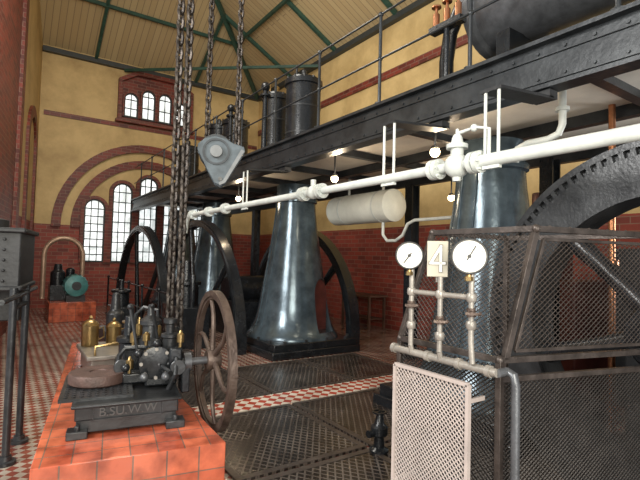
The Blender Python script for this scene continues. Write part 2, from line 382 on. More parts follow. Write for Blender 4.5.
brick_arch(PL,1.6,.95,.68,0,4.2,0,.06)
brick_arch(PL,5.3,1.6,1.2,0,7.0,0,.08)
b=B(); b.prism([PL(u,v,.0) for u,v in arch_pts(5.3,1.2,0,7.0,18)],LWn*.02); b.make('trim_%d'%tn,'brick',kind='structure'); tn+=1

# ------------------------------------------------------------ floor plates and strip
for (x0,x1) in ((1.42,2.6),(2.64,3.82),(3.86,4.9)):
    for (y0,y1) in ((.6,1.75),(1.8,2.98),(3.03,4.32),(4.74,6.1),(6.15,7.5),(7.55,9.0),(9.05,10.6)):
        if x0>2 and y0>6.1: continue
        cx,cy=(x0+x1)/2,(y0+y1)/2
        p=B().box((cx,cy,.010),(x1-x0,y1-y0,.02)).make('floor_plate','plate',origin=(cx,cy,0),label='dark diamond-patterned steel floor plate with worn rim',category='floor plate',group='steel floor plates')
        b=B(); w=.05
        for c,s in (((cx,y0+w/2,.0225),(x1-x0,w,.005)),((cx,y1-w/2,.0225),(x1-x0,w,.005)),((x0+w/2,cy,.0225),(w,y1-y0-1.99*w,.005)),((x1-w/2,cy,.0225),(w,y1-y0-1.99*w,.005))): b.box(c,s)
        b.make('plate_rim','plateframe',parent=p)
B().box((3.2,4.53,.012),(3.7,.36,.024)).make('floor','strip',kind='structure',origin=(3.2,4.53,0))

# ------------------------------------------------------------ walkway
XB=3.2; ZB=2.85; ZT=3.22
wk=empty('walkway',(4.3,7,ZB),'long raised steel walkway with dark riveted edge beam','walkway')
B().box((4.5,7,3.19),(2.5,15.8,.04)).make('deck','fascia',parent=wk)
B().box((4.5,7,3.13),(2.4,15.8,.07)).make('soffit','soffit',parent=wk,label='cream painted underside panels')
b=B(); b.box((XB,6.95,(ZB+ZT)/2),(.03,15.9,ZT-ZB)); b.box((XB,6.95,ZB+.015),(.16,15.9,.03)); b.box((XB,6.95,ZT-.015),(.16,15.9,.03))
b.box((XB-.02,6.95,ZB+.09),(.02,15.9,.06)); b.box((XB-.02,6.95,ZT-.09),(.02,15.9,.06))
for i in range(80):
    y=-.9+i*.198; b.cyl((XB-.03,y,ZB+.09),(XB-.042,y,ZB+.09),.013,seg=6); b.cyl((XB-.03,y,ZT-.09),(XB-.042,y,ZT-.09),.013,seg=6)
b.make('edge_beam','fascia',parent=wk)
B().box((5.7,7,(ZB+ZT)/2),(.1,15.8,.36)).make('edge_beam','fascia',parent=wk)
B().box((4.75,7,3.04),(.1,15.8,.12)).make('long_beam','fascia',parent=wk)
for Y in (.4,1.7,3.65,5.0,6.4,7.8,9.2,10.6,12.0,13.4):
    b=B(); b.box((4.45,Y,3.06),(2.4,.03,.10)); b.box((4.45,Y,3.01),(2.4,.09,.02)); b.make('cross_beam','fascia',parent=wk)
rl=empty('walkway_railing',(XB,7,ZT),'dark steel tube railing along the walkway edge','railing')
for Y in [0.2+1.15*i for i in range(13)]:
    b=B(); b.cyl((XB,Y,ZT),(XB,Y,4.2),.018,seg=8); b.cyl((XB,Y,ZT),(XB,Y,ZT+.03),.05,seg=8); b.sph((XB,Y,4.2),.03,8); b.sph((XB,Y,3.72),.028,8); b.make('post','fascia',parent=rl)
for z in (4.2,3.72): B().cyl((XB,-1,z),(XB,14.8,z),.012,seg=8).make('rail','fascia',parent=rl)

# ------------------------------------------------------------ cast columns
def column():
    o=(4.3,7.1,0); c=empty('cast_iron_column',o,'bell-flared blue-grey cast iron engine column on square base','column','engine columns under walkway')
    b=B(); b.box((4.3,7.1,.06),(1.72,1.72,.12)); b.box((4.3,7.1,.17),(1.62,1.62,.12)); b.make('base','black',parent=c,bevel=.015)
    for i in range(4):
        for s in (-.77,.77):
            for (x,y) in ((s,-.6+.4*i),( -.6+.4*i,s)): 
                b=B(); b.cyl((4.3+x,7.1+y,.22),(4.3+x,7.1+y,.27),.03,seg=6); b.make('base_bolt','dark',parent=c)
    pr=[(.79,.23),(.785,.27),(.745,.32),(.69,.42),(.64,.56),(.60,.75),(.565,.98),(.525,1.22),(.48,1.5),(.435,1.8),(.39,2.1),(.355,2.4),(.345,2.55),(.375,2.57),(.375,2.63),(.34,2.65),(.34,ZB+.02)]
    bb=B(); bb.lathe(o,pr,64,se=2.15); body=bb.make('column_body','steelblue',parent=c,ang=50)
    cb=B(); cb.prism([(4.3+u,7.1-1.2,v) for u,v in arch_pts(.27,.19,.34,.95,12,1.5)],(0,.86,0)); me=cb.mesh('cut'); co=bpy.data.objects.new('cut',me); COL.objects.link(co)
    bw=bpy.data.objects.new('bw',body.data); COL.objects.link(bw); bw.location=o
    md=bw.modifiers.new('b','BOOLEAN'); md.object=co; md.operation='DIFFERENCE'; md.solver='EXACT'
    bpy.context.view_layer.update(); dg=bpy.context.evaluated_depsgraph_get(); nm=bpy.data.meshes.new_from_object(bw.evaluated_get(dg))
    bpy.data.objects.remove(bw); bpy.data.objects.remove(co)
    if len(nm.vertices)>50:
        body.data=nm
    b=B(); b.prism([(4.3+u,6.725,v) for u,v in arch_pts(.27,.188,.342,.95,12,1.5)],(0,.03,0)); b.make('inner_web','reddark',parent=c)
    b=B()
    for s in (-.09,.09): b.tube([(4.3-r+.0,7.1+s,h) for r,h in pr[3:13]],.010,6)
    b.make('front_rib','steelblue',parent=c)
    return c
c1=column()
for Y in (3.07,10.9,13.6): copy_tree(c1,(0,Y-7.1,0))

# ------------------------------------------------------------ flywheels
def flywheel(c,Ro,t,w,label,sp=6,teeth=True,name='flywheel',mat='black',group='engine flywheels',ph=.3,sr=1.):
    x,y,z=c; e=empty(name,(x,y,max(0,z-Ro)),label,'flywheel',group)
    if teeth:
        b=B(); n=int(2*math.pi*Ro/.075); b.ringx((x+.02,y,z),Ro,Ro-t,w-.04,110)
        b.ringx((x-w/2+.02,y,z),Ro,Ro-.045,.03,110); b.ringx((x-w/2+.02,y,z),Ro-.095,Ro-t,.03,110)
        for i in range(n):
            a=2*math.pi*i/n; d=Vector((0,math.cos(a),math.sin(a))); p=Vector(c)+d*(Ro-.07)+Vector((-w/2+.02,0,0))
            b.bar(p-Vector((.015,0,0)),p+Vector((.015,0,0)),.032,.054,up=d)
        b.make('rim','rimgrey',parent=e)
    else:
        b=B(); b.ringx(c,Ro,Ro-t,w,128); b.ringx(c,Ro-t*.25,Ro-t*.75,w+.03,128); b.make('rim',mat,parent=e)
    b=B(); b.lathe(c,[(.20,-w*.8),(.22,-w*.7),(.22,w*.7),(.20,w*.8)],24,(1,0,0)); b.lathe(c,[(.09,-w*1.2),(.09,w*1.2)],16,(1,0,0)); b.make('hub',mat,parent=e)
    for i in range(sp):
        a=2*math.pi*(i+ph)/sp; d=Vector((0,math.cos(a),math.sin(a))); cc=Vector(c)
        B().rings([(cc+d*.18,.085*sr),(cc+d*(Ro-t)*.6,.06*sr),(cc+d*(Ro-t+.02),.075*sr)],12,se=2.).make('spoke',mat,parent=e)
    return e
flywheel((3.42,1.1,1.18),1.23,.36,.3,'dark grey flywheel with barring recesses behind mesh guard',ph=.72)
flywheel((3.24,9.15,.05),2.25,.13,.16,'large black spoked flywheel sunk in floor pit',teeth=False,sr=.75)
flywheel((5.38,8.7,.2),2.05,.16,.2,'large black spoked flywheel behind column',teeth=False)
flywheel((2.75,11.8,-.15),2.42,.13,.16,'large black spoked flywheel near arched windows',teeth=False,sr=.75)

# ------------------------------------------------------------ cylinders on deck
def vcyl(x,y,r,h,lab,extra=0):
    e=empty('engine_cylinder',(x,y,ZT-.008),lab,'engine cylinder','engine cylinders on walkway'); z=ZT-.008
    B().lathe((x,y,z),[(r*1.15,0),(r*1.15,.06),(r,.08),(r,h-.14),(r*1.1,h-.13),(r*1.1,h-.05),(r*.95,h-.04),(r*.9,h)],32).make('cylinder_body','black',parent=e)
    for k in range(12):
        b=B(); a=k*math.pi/6; b.cyl((x+r*1.03*math.cos(a),y+r*1.03*math.sin(a),z+h-.06),(x+r*1.03*math.cos(a),y+r*1.03*math.sin(a),z+h-.01),.02,seg=6)
        b.make('lid_bolt','dark',parent=e)
    b=B(); b.cyl((x,y,z+h-.02),(x,y,z+h+.12),.05,seg=10); b.sph((x,y,z+h+.14),.05,10); b.bar((x,y,z+h+.03),(x-.15,y,z+h+.03),.03,.03); b.cyl((x-.15,y,z+h-.02),(x-.15,y,z+h+.22),.02,seg=8); b.make('lid_valve','brass' if extra else 'dark',parent=e)
    for s in (.35,.65): B().lathe((x,y,z+h*s),[(r*1.02,0),(r*1.02,.03)],32).make('band','dark',parent=e)
    return e
vcyl(4.3,6.95,.31,1.56,'tall black engine cylinder with bolted lid')
vcyl(4.3,7.95,.26,1.56,'black engine cylinder beside a taller one',1)
vcyl(4.3,9.9,.3,1.5,'black engine cylinder on walkway')
vcyl(4.3,10.9,.3,1.6,'black engine cylinder on walkway')
vcyl(4.3,13.2,.3,1.5,'black engine cylinder near the end wall')
for y in (7.45,8.6,9.0):
    b=B(); b.cyl((3.8,y,ZT-.008),(3.8,y,4.6),.06,.045,10); b.sph((3.8,y,4.68),.085,10); b.cyl((3.8,y,4.5),(3.8,y,4.53),.1,seg=12)
    b.make('valve_pillar','black',origin=(3.8,y,ZT),label='small dark valve pillar with knob on walkway',category='valve',group='valve pillars on walkway')
e=empty('steam_receiver',(4.3,1.8,ZT),'large horizontal black steam cylinder lying on walkway saddles','steam cylinder')
B().lathe((4.3,-.6,4.3),[(.38,0),(.5,.02),(.5,.1),(.44,.12),(.44,3.6),(.5,3.62),(.5,3.70),(.3,3.78)],36,(0,1,0)).make('shell','pipegrey',parent=e)
for Y in (.8,2.7): B().box((4.3,Y,3.55),(.7,.15,.66)).make('saddle','black',parent=e)
b=B(); b.tube([(3.95,3.4,3.22),(3.95,3.4,3.8),(3.95,3.35,4.1),(3.95,3.2,4.35),(3.95,2.9,4.45)],.08,12); b.make('bent_pipe','black',parent=e)
e=empty('lubricator_set',(3.6,3.1,ZT),'copper and red lubricator valves on a dark stand','lubricator')
b=B(); b.cyl((3.6,3.1,ZT-.008),(3.6,3.1,3.98),.03,seg=8); b.box((3.6,3.1,3.98),(.1,.4,.06)); b.make('stand','black',parent=e)
for dy in (-.14,0,.14):
    b=B(); b.cyl((3.6,3.1+dy,4.01),(3.6,3.1+dy,4.15),.035,seg=10); b.cyl((3.6,3.1+dy,4.15),(3.6,3.1+dy,4.23),.015,seg=8); b.lathe((3.6,3.1+dy,4.22),[(.05,0),(.05,.015)],14); b.make('oil_cup','copper',parent=e)

# ------------------------------------------------------------ white steam pipe
XP,ZP=2.6,2.27
e=empty('steam_pipe',(XP,4,ZP),'long white lagged steam pipe with flanges and valve','steam pipe')
B().cyl((XP,-.6,ZP),(XP,2.0,ZP),.043,seg=20).make('pipe_run','white',parent=e)
B().cyl((XP,2.0,ZP),(XP,7.7,ZP),.037,seg=20).make('pipe_run','white',parent=e)
def flange(y,r=.075,n=2,z=ZP,x=XP):
    b=B()
    b.lathe((x,y,z),[(r,0),(r,.032),(r*.8,.034),(r*.8,.044),(r,.046),(r,.078)],20,(0,1,0))
    for a in range(6): b.cyl((x+r*.75*math.cos(a*1.047),y-.015,z+r*.75*math.sin(a*1.047)),(x+r*.75*math.cos(a*1.047),y+.09,z+r*.75*math.sin(a*1.047)),.01,seg=6)
    b.make('flange','white',parent=e)
for y in (1.93,2.28,3.78,4.1,6.2,6.85,7.6): flange(y)
b=B(); b.sph((XP,2.13,ZP),.088,20); b.cyl((XP,2.13,ZP),(XP,2.13,ZP+.13),.045,seg=16); b.lathe((XP,2.13,ZP+.12),[(.075,0),(.075,.03),(.045,.035),(.035,.08),(.025,.1)],18); b.cyl((XP,2.13,ZP),(XP,2.13,ZP-.11),.042,.028,14)
b.make('valve_body','white',parent=e)
b=B(); b.cyl((XP,2.13,ZP+.2),(XP,2.13,ZP+.26),.012,seg=8); b.tube([(XP,2.13,ZP+.23),(XP,1.97,ZP+.24),(XP,1.87,ZP+.21),(XP,1.87,ZP+.03)],.012,8); b.sph((XP,1.99,ZP+.24),.026,10); b.make('valve_spindle','white',parent=e)
b=B(); b.sph((XP,3.96,ZP),.07,14); b.cyl((XP,3.96,ZP),(XP,3.96,ZP+.13),.028,seg=10); b.make('drain_valve','white',parent=e)
b=B(); b.tube([(XP,7.6,ZP),(XP,7.85,ZP-.02),(XP,7.95,ZP-.12),(XP,7.98,ZP-.3)],.037,12); b.make('elbow','white',parent=e)
def hanger(y,d=.06):
    g=empty('pipe_hanger',(XP,y,ZP),'pair of thin white hanger rods holding steam pipe','pipe hanger','white pipe hangers')
    b=B()
    for s in (-d,d): b.cyl((XP,y+s,ZP-.05),(XP,y+s,2.74),.011,seg=8)
    b.box((XP,y,ZP-.05),(.03,2*d+.03,.02)); b.make('rods','white',parent=g)
    b=B(); b.bar((XP-.02,y,2.73),(3.2,y,2.79),.16,.02); b.box((3.2,y,2.815),(.1,.16,.06)); b.make('bracket','satin',parent=g)
hanger(2.83); hanger(1.85,.05); hanger(5.6)
b=B(); b.tube([(3.75,2.0,3.10),(3.75,2.0,2.75),(3.75,2.03,2.68),(3.75,2.12,2.65),(3.75,2.3,2.65),(3.75,2.4,2.62),(3.75,2.42,2.5)],.03,10); b.lathe((3.75,2.0,2.86),[(.055,0),(.055,.03)],14)
b.make('drain_pipe','white',origin=(3.75,2,2.85),label='short cream elbow pipe hanging from walkway underside',category='pipe')
e=empty('water_tank',(5.05,6.1,2.2),'off-white horizontal tank hung under walkway','tank')
B().lathe((5.05,5.35,2.46),[(.0,-.07),(.13,-.055),(.21,-.03),(.26,0),(.26,1.5),(.2,1.55),(.1,1.59)],32,(0,1,0)).make('tank_shell','tank',parent=e)
for y in (5.6,6.5):
    b=B(); b.lathe((5.05,y,2.46),[(.265,0),(.265,.03)],32,(0,1,0)); b.bar((5.05,y+.015,2.71),(5.05,y+.015,3.094),.03,.03); b.make('strap','white',parent=e)
b=B(); b.tube([(5.05,5.6,2.22),(5.05,5.6,2.0),(5.05,5.5,1.9),(5.05,5.3,1.9),(5.05,5.15,1.98),(5.05,5.05,2.15),(5.05,4.9,2.2),(5.05,3.9,2.2)],.025,10); b.make('tank_pipe','white',parent=e)

# ------------------------------------------------------------ lamps
for i,(x,y,z) in enumerate(((5.5,4.6,2.55),(3.5,3.14,2.68),(3.68,5.08,2.68),(3.56,7.95,2.66))):
    g=empty('bulkhead_lamp',(x,y,z),'small warm glowing lamp under walkway','lamp','warm lamps under walkway')
    B().sph((x,y,z),.05,12).make('bulb','bulb',parent=g)
    b=B(); b.cyl((x,y,z+.03),(x,y,3.094),.012,seg=8); b.lathe((x,y,z+.03),[(.05,0),(.035,.03),(.02,.04)],14); b.make('lamp_fitting','dark',parent=g)
    l=bpy.data.lights.new('lamp_light','POINT'); l.energy=12; l.color=(1,.80,.56); l.shadow_soft_size=.05; o=bpy.data.objects.new('lamp_light',l); COL.objects.link(o); o.location=(x-.02,y-.09,z)
for (x,y,z) in ((5.35,3.0,0),(5.6,5.5,0),(5.6,11.3,0)):
    b=B(); b.box((x,y,1.43),(.16,.02,2.84)); b.box((x-.08,y,1.43),(.02,.16,2.84)); b.box((x+.08,y,1.43),(.02,.16,2.84)); b.box((x,y,.01),(.3,.3,.02))
    b.make('steel_stanchion','black',origin=(x,y,0),label='dark steel stanchion carrying the walkway',category='stanchion',group='steel stanchions')
b=B(); b.cyl((4.62,2.0,0),(4.62,2.0,3.094),.03,seg=12); b.lathe((4.62,2.0,1.6),[(.06,0),(.06,.05)],12); b.make('copper_pipe','copper',origin=(4.62,2.0,0),label='vertical copper pipe between floor and walkway',category='pipe')

# ------------------------------------------------------------ mesh guard cage
def clip(p,d,poly):
    t0,t1=-1e9,1e9; n=len(poly); area=sum(poly[i][0]*poly[(i+1)%n][1]-poly[(i+1)%n][0]*poly[i][1] for i in range(n)); sg=1 if area>0 else -1
    for i in range(n):
        a=poly[i];c=poly[(i+1)%n]; ex,ey=c[0]-a[0],c[1]-a[1]; nx,ny=-ey*sg,ex*sg
        num=nx*(p[0]-a[0])+ny*(p[1]-a[1]); den=nx*d[0]+ny*d[1]
        if abs(den)<1e-9:
            if num<0: return None
            continue
        t=-num/den
        if den>0: t0=max(t0,t)
        else: t1=min(t1,t)
    return (t0,t1) if t1>t0+.004 else None
def wire_panel(name,mat,parent,P,poly,sp,r,ratio=1.0,label=None):
    b=B(); xs=[p[0] for p in poly]; ys=[p[1] for p in poly]
    for sgn in (1,-1):
        d=Vector((1,sgn*ratio)).normalized(); lo=min(ys)-(max(xs)-min(xs))*ratio-.1; hi=max(ys)+(max(xs)-min(xs))*ratio+.1
        y=lo
        while y<hi:
            t=clip((min(xs),y),d,poly)
            if t:
                p0=P(min(xs)+d[0]*t[0],y+d[1]*t[0]); p1=P(min(xs)+d[0]*t[1],y+d[1]*t[1]); b.rings([(p0,r),(p1,r)],4,caps=False)
            y+=sp*ratio
    return b.make(name,mat,parent=parent,label=label)
cg=empty('mesh_guard_cage',(1.95,1.33,0),'worn grey-brown steel guard cage with diamond wire mesh panels','guard cage')
A0=Vector((1.95,1.33,0)); fd=Vector((.967,-.256,0)); zb,zt=1.14,1.77
PF=lambda u,v:A0+fd*u+Vector((0,0,v))
TOPF=Vector((2.145,1.27,zt)); TOPB=Vector((2.145,1.93,zt)); BF=Vector((1.95,1.33,zb)); BBk=Vector((1.95,1.99,zb))
L=1.12
b=B()
b.bar(PF(.2,zt),PF(L,zt),.03,.03); b.bar(PF(.03,zb),PF(.21,zt),.03,.03,up=fd); b.bar(PF(0,zb),PF(L,zb),.03,.028); b.bar(PF(0,zb-.09),PF(L,zb-.09),.026,.026)
b.bar(PF(0,0),PF(0,zb),.03,.03); b.bar(PF(L,0),PF(L,zt),.035,.035); b.bar(PF(0,.04),PF(L,.04),.03,.03)
b.bar(PF(.26,zt-.05),PF(L,zt-.05),.016,.016); b.bar(PF(.09,zb+.04),PF(.26,zt-.05),.016,.016); b.bar(PF(.09,zb+.04),PF(L,zb+.04),.016,.016)
b.bar(TOPF,TOPB,.03,.03); b.bar(BF,BBk,.03,.03); b.bar(BBk,TOPB,.03,.03); b.bar(BBk,(1.95,1.99,0),.03,.03); b.bar((1.95,1.33,.04),(1.95,1.99,.04),.03,.03)
b.bar(TOPB,TOPB+Vector((.75,0,0)),.03,.03); b.bar(TOPB+Vector((.75,0,0)),TOPB+Vector((.75,0,-zt)),.03,.03); b.bar(TOPB+Vector((.75,0,0)),PF(L-.1,zt),.03,.03)
for q_ in (TOPF,TOPB,BF,BBk): b.sph(q_,.022,10)
for k in range(7): b.sph(PF(.3+k*.13,zt+.013),.008,6)
b.make('cage_frame','cage',parent=cg,bevel=.006)
wire_panel('mesh_panel','cagewire',cg,PF,[(.1,zb+.04),(L-.02,zb+.04),(L-.02,zt-.05),(.27,zt-.05)],.034,.0024,.8)
wire_panel('mesh_panel','cagedark',cg,PF,[(.02,.06),(L-.02,.06),(L-.02,zb-.1),(.02,zb-.1)],.028,.0038,.8)
sv=(TOPF-BF); svl=Vector((sv.x,0,sv.z)).length; sn=Vector((sv.x,0,sv.z)).normalized()
PS=lambda u,v:Vector((1.95,1.33+u,zb))+sn*v
wire_panel('mesh_panel','cagewire',cg,PS,[(.01,.02),(.64,.02),(.60,svl-.01),(-.05,svl-.01)],.034,.0024,.8)
wire_panel('mesh_panel','cagedark',cg,lambda u,v:Vector((1.95,1.33+u,v)),[(.02,.06),(.64,.06),(.64,zb-.03),(.02,zb-.03)],.028,.0038,.8)
pp=empty('pale_mesh_panel',(1.8,1.6,.3),'pale grey-pink diamond mesh panel in a light frame','mesh panel')
PW=lambda u,v:Vector((1.8,u,v))
b=B()
q=[(1.39,.3),(1.87,.3),(1.87,1.03),(1.39,1.03)]
for i in range(4): b.bar(PW(*q[i]),PW(*q[(i+1)%4]),.018,.022,up=(1,0,0))
for z in (.42,.95): b.bar((1.8,1.40,z),(1.93,1.40,z),.012,.02); b.bar((1.8,1.85,z),(1.93,1.85,z),.012,.02)
b.make('panel_frame','pinkmesh',parent=pp)
wire_panel('mesh_infill','pinkmesh',pp,PW,[(1.40,.31),(1.86,.31),(1.86,1.02),(1.40,1.02)],.026,.0034,1.0)
fn=Vector((-.75,-.66,0)).normalized(); fr_=Vector((.66,-.75,0)).normalized(); phi=-math.atan2(.75,.66)
gs=empty('gauge_pipework',(1.84,1.6,1.04),'grey-beige pipe manifold with taps carrying two gauges','pipework')
b=B()
b.tube([(1.84,1.8,1.56),(1.84,1.8,1.14)],.014,10); b.tube([(1.84,1.41,1.56),(1.84,1.41,1.22),(1.84,1.40,1.12)],.014,10)
b.tube([(1.84,1.8,1.43),(1.84,1.41,1.43)],.014,10); b.tube([(1.84,1.6,1.52),(1.84,1.6,1.14)],.014,10)
b.tube([(1.86,1.95,1.10),(1.86,1.28,1.10)],.02,12); b.tube([(1.84,1.8,1.14),(1.85,1.8,1.1)],.014,8); b.tube([(1.84,1.6,1.14),(1.85,1.6,1.1)],.014,8)
for (y,z) in ((1.8,1.43),(1.6,1.43),(1.41,1.43),(1.6,1.22),(1.8,1.25),(1.41,1.3)): b.lathe((1.84,y,z-.02),[(.02,0),(.025,.01),(.025,.03),(.02,.04)],12)
for (y,z) in ((1.95,1.1),(1.7,1.1),(1.5,1.1),(1.33,1.1)): b.lathe((1.86,y-.02,z),[(.028,0),(.028,.025)],12,(0,1,0))
b.make('manifold','grey',parent=gs)
for (y,z) in ((1.8,1.36),(1.41,1.36),(1.6,1.3)):
    b=B(); p=Vector((1.84,y,z)); b.cyl(p,p+fn*.06,.009,seg=8); b.bar(p+fn*.06-fr_*.03,p+fn*.06+fr_*.03,.012,.012); b.sph(p+fn*.06+fr_*.033,.01,8); b.lathe(p-Vector((0,0,.02)),[(.022,0),(.022,.04)],10); b.make('tap','rust',parent=gs)
b=B(); b.tube([(1.93,1.28,1.10),(1.925,1.24,1.09),(1.925,1.23,1.05),(1.925,1.23,0)],.02,12); b.tube([(1.86,1.28,1.1),(1.93,1.28,1.1)],.02,10); b.lathe((1.925,1.23,0),[(.06,0),(.06,.02)],14)
b.make('stand_pipe','pipegrey',parent=gs)
def gauge(y,z,r,lab):
    c=Vector((1.82,y,z)); g=empty('pressure_gauge',tuple(c-Vector((0,0,r))),lab,'pressure gauge','round pressure gauges')
    B().lathe(c,[(r*.9,-.03),(r,-.02),(r,.016),(r*.95,.02),(r*.88,.02),(r*.87,.012)],32,fn).make('case','ink',parent=g)
    B().lathe(c,[(r*.875,.010),(r*.875,.0135)],32,fn).make('dial','face',parent=g)
    for k in range(21):
        b=B(); a=R(225-270*k/20); d=fr_*math.cos(a)+Vector((0,0,1))*math.sin(a); l=.14 if k%5==0 else .08
        b.bar(c+fn*.0145+d*r*.8,c+fn*.0145+d*r*(.8-l),.003,.001,up=fn)
        b.make('scale_mark','ink',parent=g)
    a=R(235 if r<.08 else 60); d=fr_*math.cos(a)+Vector((0,0,1))*math.sin(a)
    b=B(); b.bar(c+fn*.017-d*r*.25,c+fn*.017+d*r*.68,.006,.002,up=fn); b.lathe(c+fn*.015,[(.009,0),(.009,.006)],12,fn); b.make('needle','ink',parent=g)
    b=B(); b.cyl(c-Vector((0,0,r*.95)),c-Vector((0,0,r+.03)),.013,seg=10); b.lathe(c-Vector((0,0,r+.03)),[(.02,0),(.02,.02)],6); b.make('stem','brass',parent=g)
gauge(1.8,1.625,.077,'round white pressure gauge in dark case on pipe')
gauge(1.41,1.625,.086,'larger round white pressure gauge in dark case')
sp_=Vector((1.85,1.63,1.61)); sg=empty('number_sign',tuple(sp_-Vector((0,0,.09))),'cream enamel number plate between two gauges','number sign')
b=B(); b.box(sp_,(.105,.008,.185),rz=phi); b.make('plate','plaque',parent=sg,bevel=.003)
b=B(); b.cyl(sp_-Vector((0,0,.08))-fn*.01,sp_-Vector((0,0,.12))-fn*.01,.008,seg=8); b.make('mount','grey',parent=sg)
def four(name,mat,wd,d0,ext):
    P4=lambda u,v:sp_+fr_*u+Vector((0,0,v))+fn*d0
    b=B(); e2=ext*wd
    for (p,q_) in (((.016,.064),(-.034,-.022)),((-.040,-.022),(.040,-.022)),((.016,.070),(.016,-.066))):
        A_=Vector(p);C_=Vector(q_); dd=(C_-A_).normalized()*e2; b.bar(P4(*(A_-dd)),P4(*(C_+dd)),wd,.003,up=fn)
    return b.make(name,mat,parent=sg)
four('numeral_outline','plaqueline',.020,.0055,.25)
four('numeral','plaqueink',.013,.009,.0)

e=empty('floor_valve',(2.62,2.9,.02),'small black cast valve pedestal on the steel floor','valve')
B().lathe((2.62,2.9,.02),[(.08,0),(.08,.02),(.045,.04),(.04,.12),(.07,.14),(.07,.2),(.04,.23),(.025,.32)],18).make('valve_body','black',parent=e)
b=B(); b.ringx((2.62,2.9,.34),.06,.045,.012,24,'Z'); b.bar((2.57,2.9,.34),(2.67,2.9,.34),.012,.01); b.cyl((2.62,2.9,.31),(2.62,2.9,.35),.008,seg=8); b.make('handwheel','black',parent=e)
b=B(); b.cyl((2.56,2.9,.18),(2.50,2.9,.18),.03,seg=12); b.make('side_flange','black',parent=e)

# ------------------------------------------------------------ tiled plinth and pumping engine
b=B(); b.prism([(.16,2.88,0),(1.18,2.70,0),(1.26,4.4,0),(1.42,6.5,0),(.76,6.6,0)],(0,0,.45)); b.make('tiled_plinth','tile',origin=(0,0,0),label='orange-red glazed tile machine plinth',category='plinth',bevel=.006)
FR=Matrix.Translation((.40,3.22,0))@Matrix.Rotation(R(-10),4,'Z')
def W(p): return tuple(FR@Vector(p))
en=empty('pump_engine',W((.35,.4,.45)),'small dark cast iron steam pump engine on bed plate','pump engine')
b=B(FR); b.box((.31,.5,.595),(.62,.98,.10)); b.box((.31,.5,.51),(.60,.95,.09)); b.box((.31,.5,.635),(.66,1.02,.02)); b.make('bed','dark',parent=en,bevel=.008)
for u,v in ((.02,.01),(.60,.01),(.02,.98),(.60,.98)):
    b=B(FR); b.box((u,v,.475),(.12,.1,.05)); b.cyl((u,v-.02,.49),(u,v-.02,.53),.018,seg=6)
    b.make('bed_foot','dark',parent=en,bevel=.006)
b=B(FR)
for c_,s_ in (((.31,.004,.638),(.42,.012,.008)),((.31,.004,.548),(.42,.012,.008)),((.104,.004,.593),(.008,.012,.098)),((.516,.004,.593),(.008,.012,.098))): b.box(c_,s_)
b.make('name_frame','dark',parent=en)
text_part('cast_lettering','B.SU.W.W',.078,W((.31,.003,.593)),(R(90),0,R(-10)),'letter',en,.008)
b=B(FR); b.box((.12,.42,.655),(.44,.66,.02)); 
for i in range(9):
    for j in range(12): b.box((-.06+i*.045,.13+j*.05,.666),(.02,.02,.006),rz=.78)
b.make('tread_plate','dark',parent=en)
FE=FR@Matrix.Translation((.07,.10,0))
b=B(FE); b.lathe((.42,.2,.82),[(.06,-.05),(.115,-.04),(.115,0),(.085,.01),(.085,.3),(.115,.31),(.115,.35),(.05,.37)],24,(0,1,0)); b.make('steam_cylinder','black',parent=en)
for k in range(8):
    b=B(FE); a=k*math.pi/4; b.cyl((.42+.1*math.cos(a),.14,.82+.1*math.sin(a)),(.42+.1*math.cos(a),.168,.82+.1*math.sin(a)),.013,seg=6)
    b.make('cylinder_bolt','grey',parent=en)
b=B(FE); b.box((.46,.4,.72),(.22,.44,.14)); b.box((.36,.62,.78),(.3,.24,.24)); b.box((.55,.22,.86),(.09,.22,.14)); b.box((.3,.3,.7),(.2,.1,.08)); b.make('casting','black',parent=en,bevel=.015)
b=B(FE); b.lathe((.40,.5,.88),[(.085,0),(.085,.05),(.06,.07),(.055,.16),(.08,.17),(.08,.20),(.03,.24),(.02,.32)],18); b.make('valve_chest','dark',parent=en)
b=B(FE); b.lathe((.52,.25,.90),[(.05,0),(.05,.08),(.065,.09),(.065,.11),(.03,.12),(.03,.18),(.05,.19),(.05,.22)],14); b.make('governor','dark',parent=en)
b=B(FE); b.lathe((.25,.6,.80),[(.07,0),(.07,.1),(.09,.11),(.09,.14),(.04,.16),(.03,.3)],16); b.make('air_vessel','black',parent=en)
b=B(FE); b.lathe((.60,.62,.80),[(.06,0),(.06,.12),(.08,.13),(.08,.15),(.03,.2)],16); b.make('air_vessel','black',parent=en)
for (u,v,z,h) in ((.36,.32,.92,.1),(.47,.62,.9,.16),(.28,.50,.88,.14),(.58,.14,.93,.12),(.25,.25,.74,.12),(.33,.70,.9,.18)):
    b=B(FE); b.lathe((u,v,z),[(.012,0),(.012,.03),(.026,.035),(.026,.03+h*.5),(.014,.04+h*.5),(.008,h)],12); b.make('oil_cup','brass',parent=en)
b=B(FE); b.cyl((.3,.2,.88),(.24,.28,1.2),.011,seg=8); b.sph((.24,.28,1.21),.022,8); b.make('lever','dark',parent=en)
b=B(FE); b.cyl((.45,.45,.95),(.40,.4,1.2),.01,seg=8); b.sph((.4,.4,1.2),.018,8); b.make('lever','dark',parent=en)
b=B(FE); b.tube([(.18,.35,.67),(.18,.35,.85),(.22,.35,.9),(.36,.35,.9)],.018,8); b.make('feed_pipe','dark',parent=en)
b=B(FE); b.tube([(.50,.10,.64),(.54,.04,.76),(.55,.1,.86)],.016,8); b.make('feed_pipe','dark',parent=en)
b=B(FE); b.tube([(.46,.14,.80),(.5,.05,.78),(.56,.1,.72),(.56,.3,.7)],.014,8); b.make('feed_pipe','dark',parent=en)
b=B(FE); b.tube([(.3,.7,.9),(.3,.72,1.1),(.36,.7,1.16),(.46,.64,1.14),(.47,.62,1.0)],.014,8); b.make('feed_pipe','dark',parent=en)
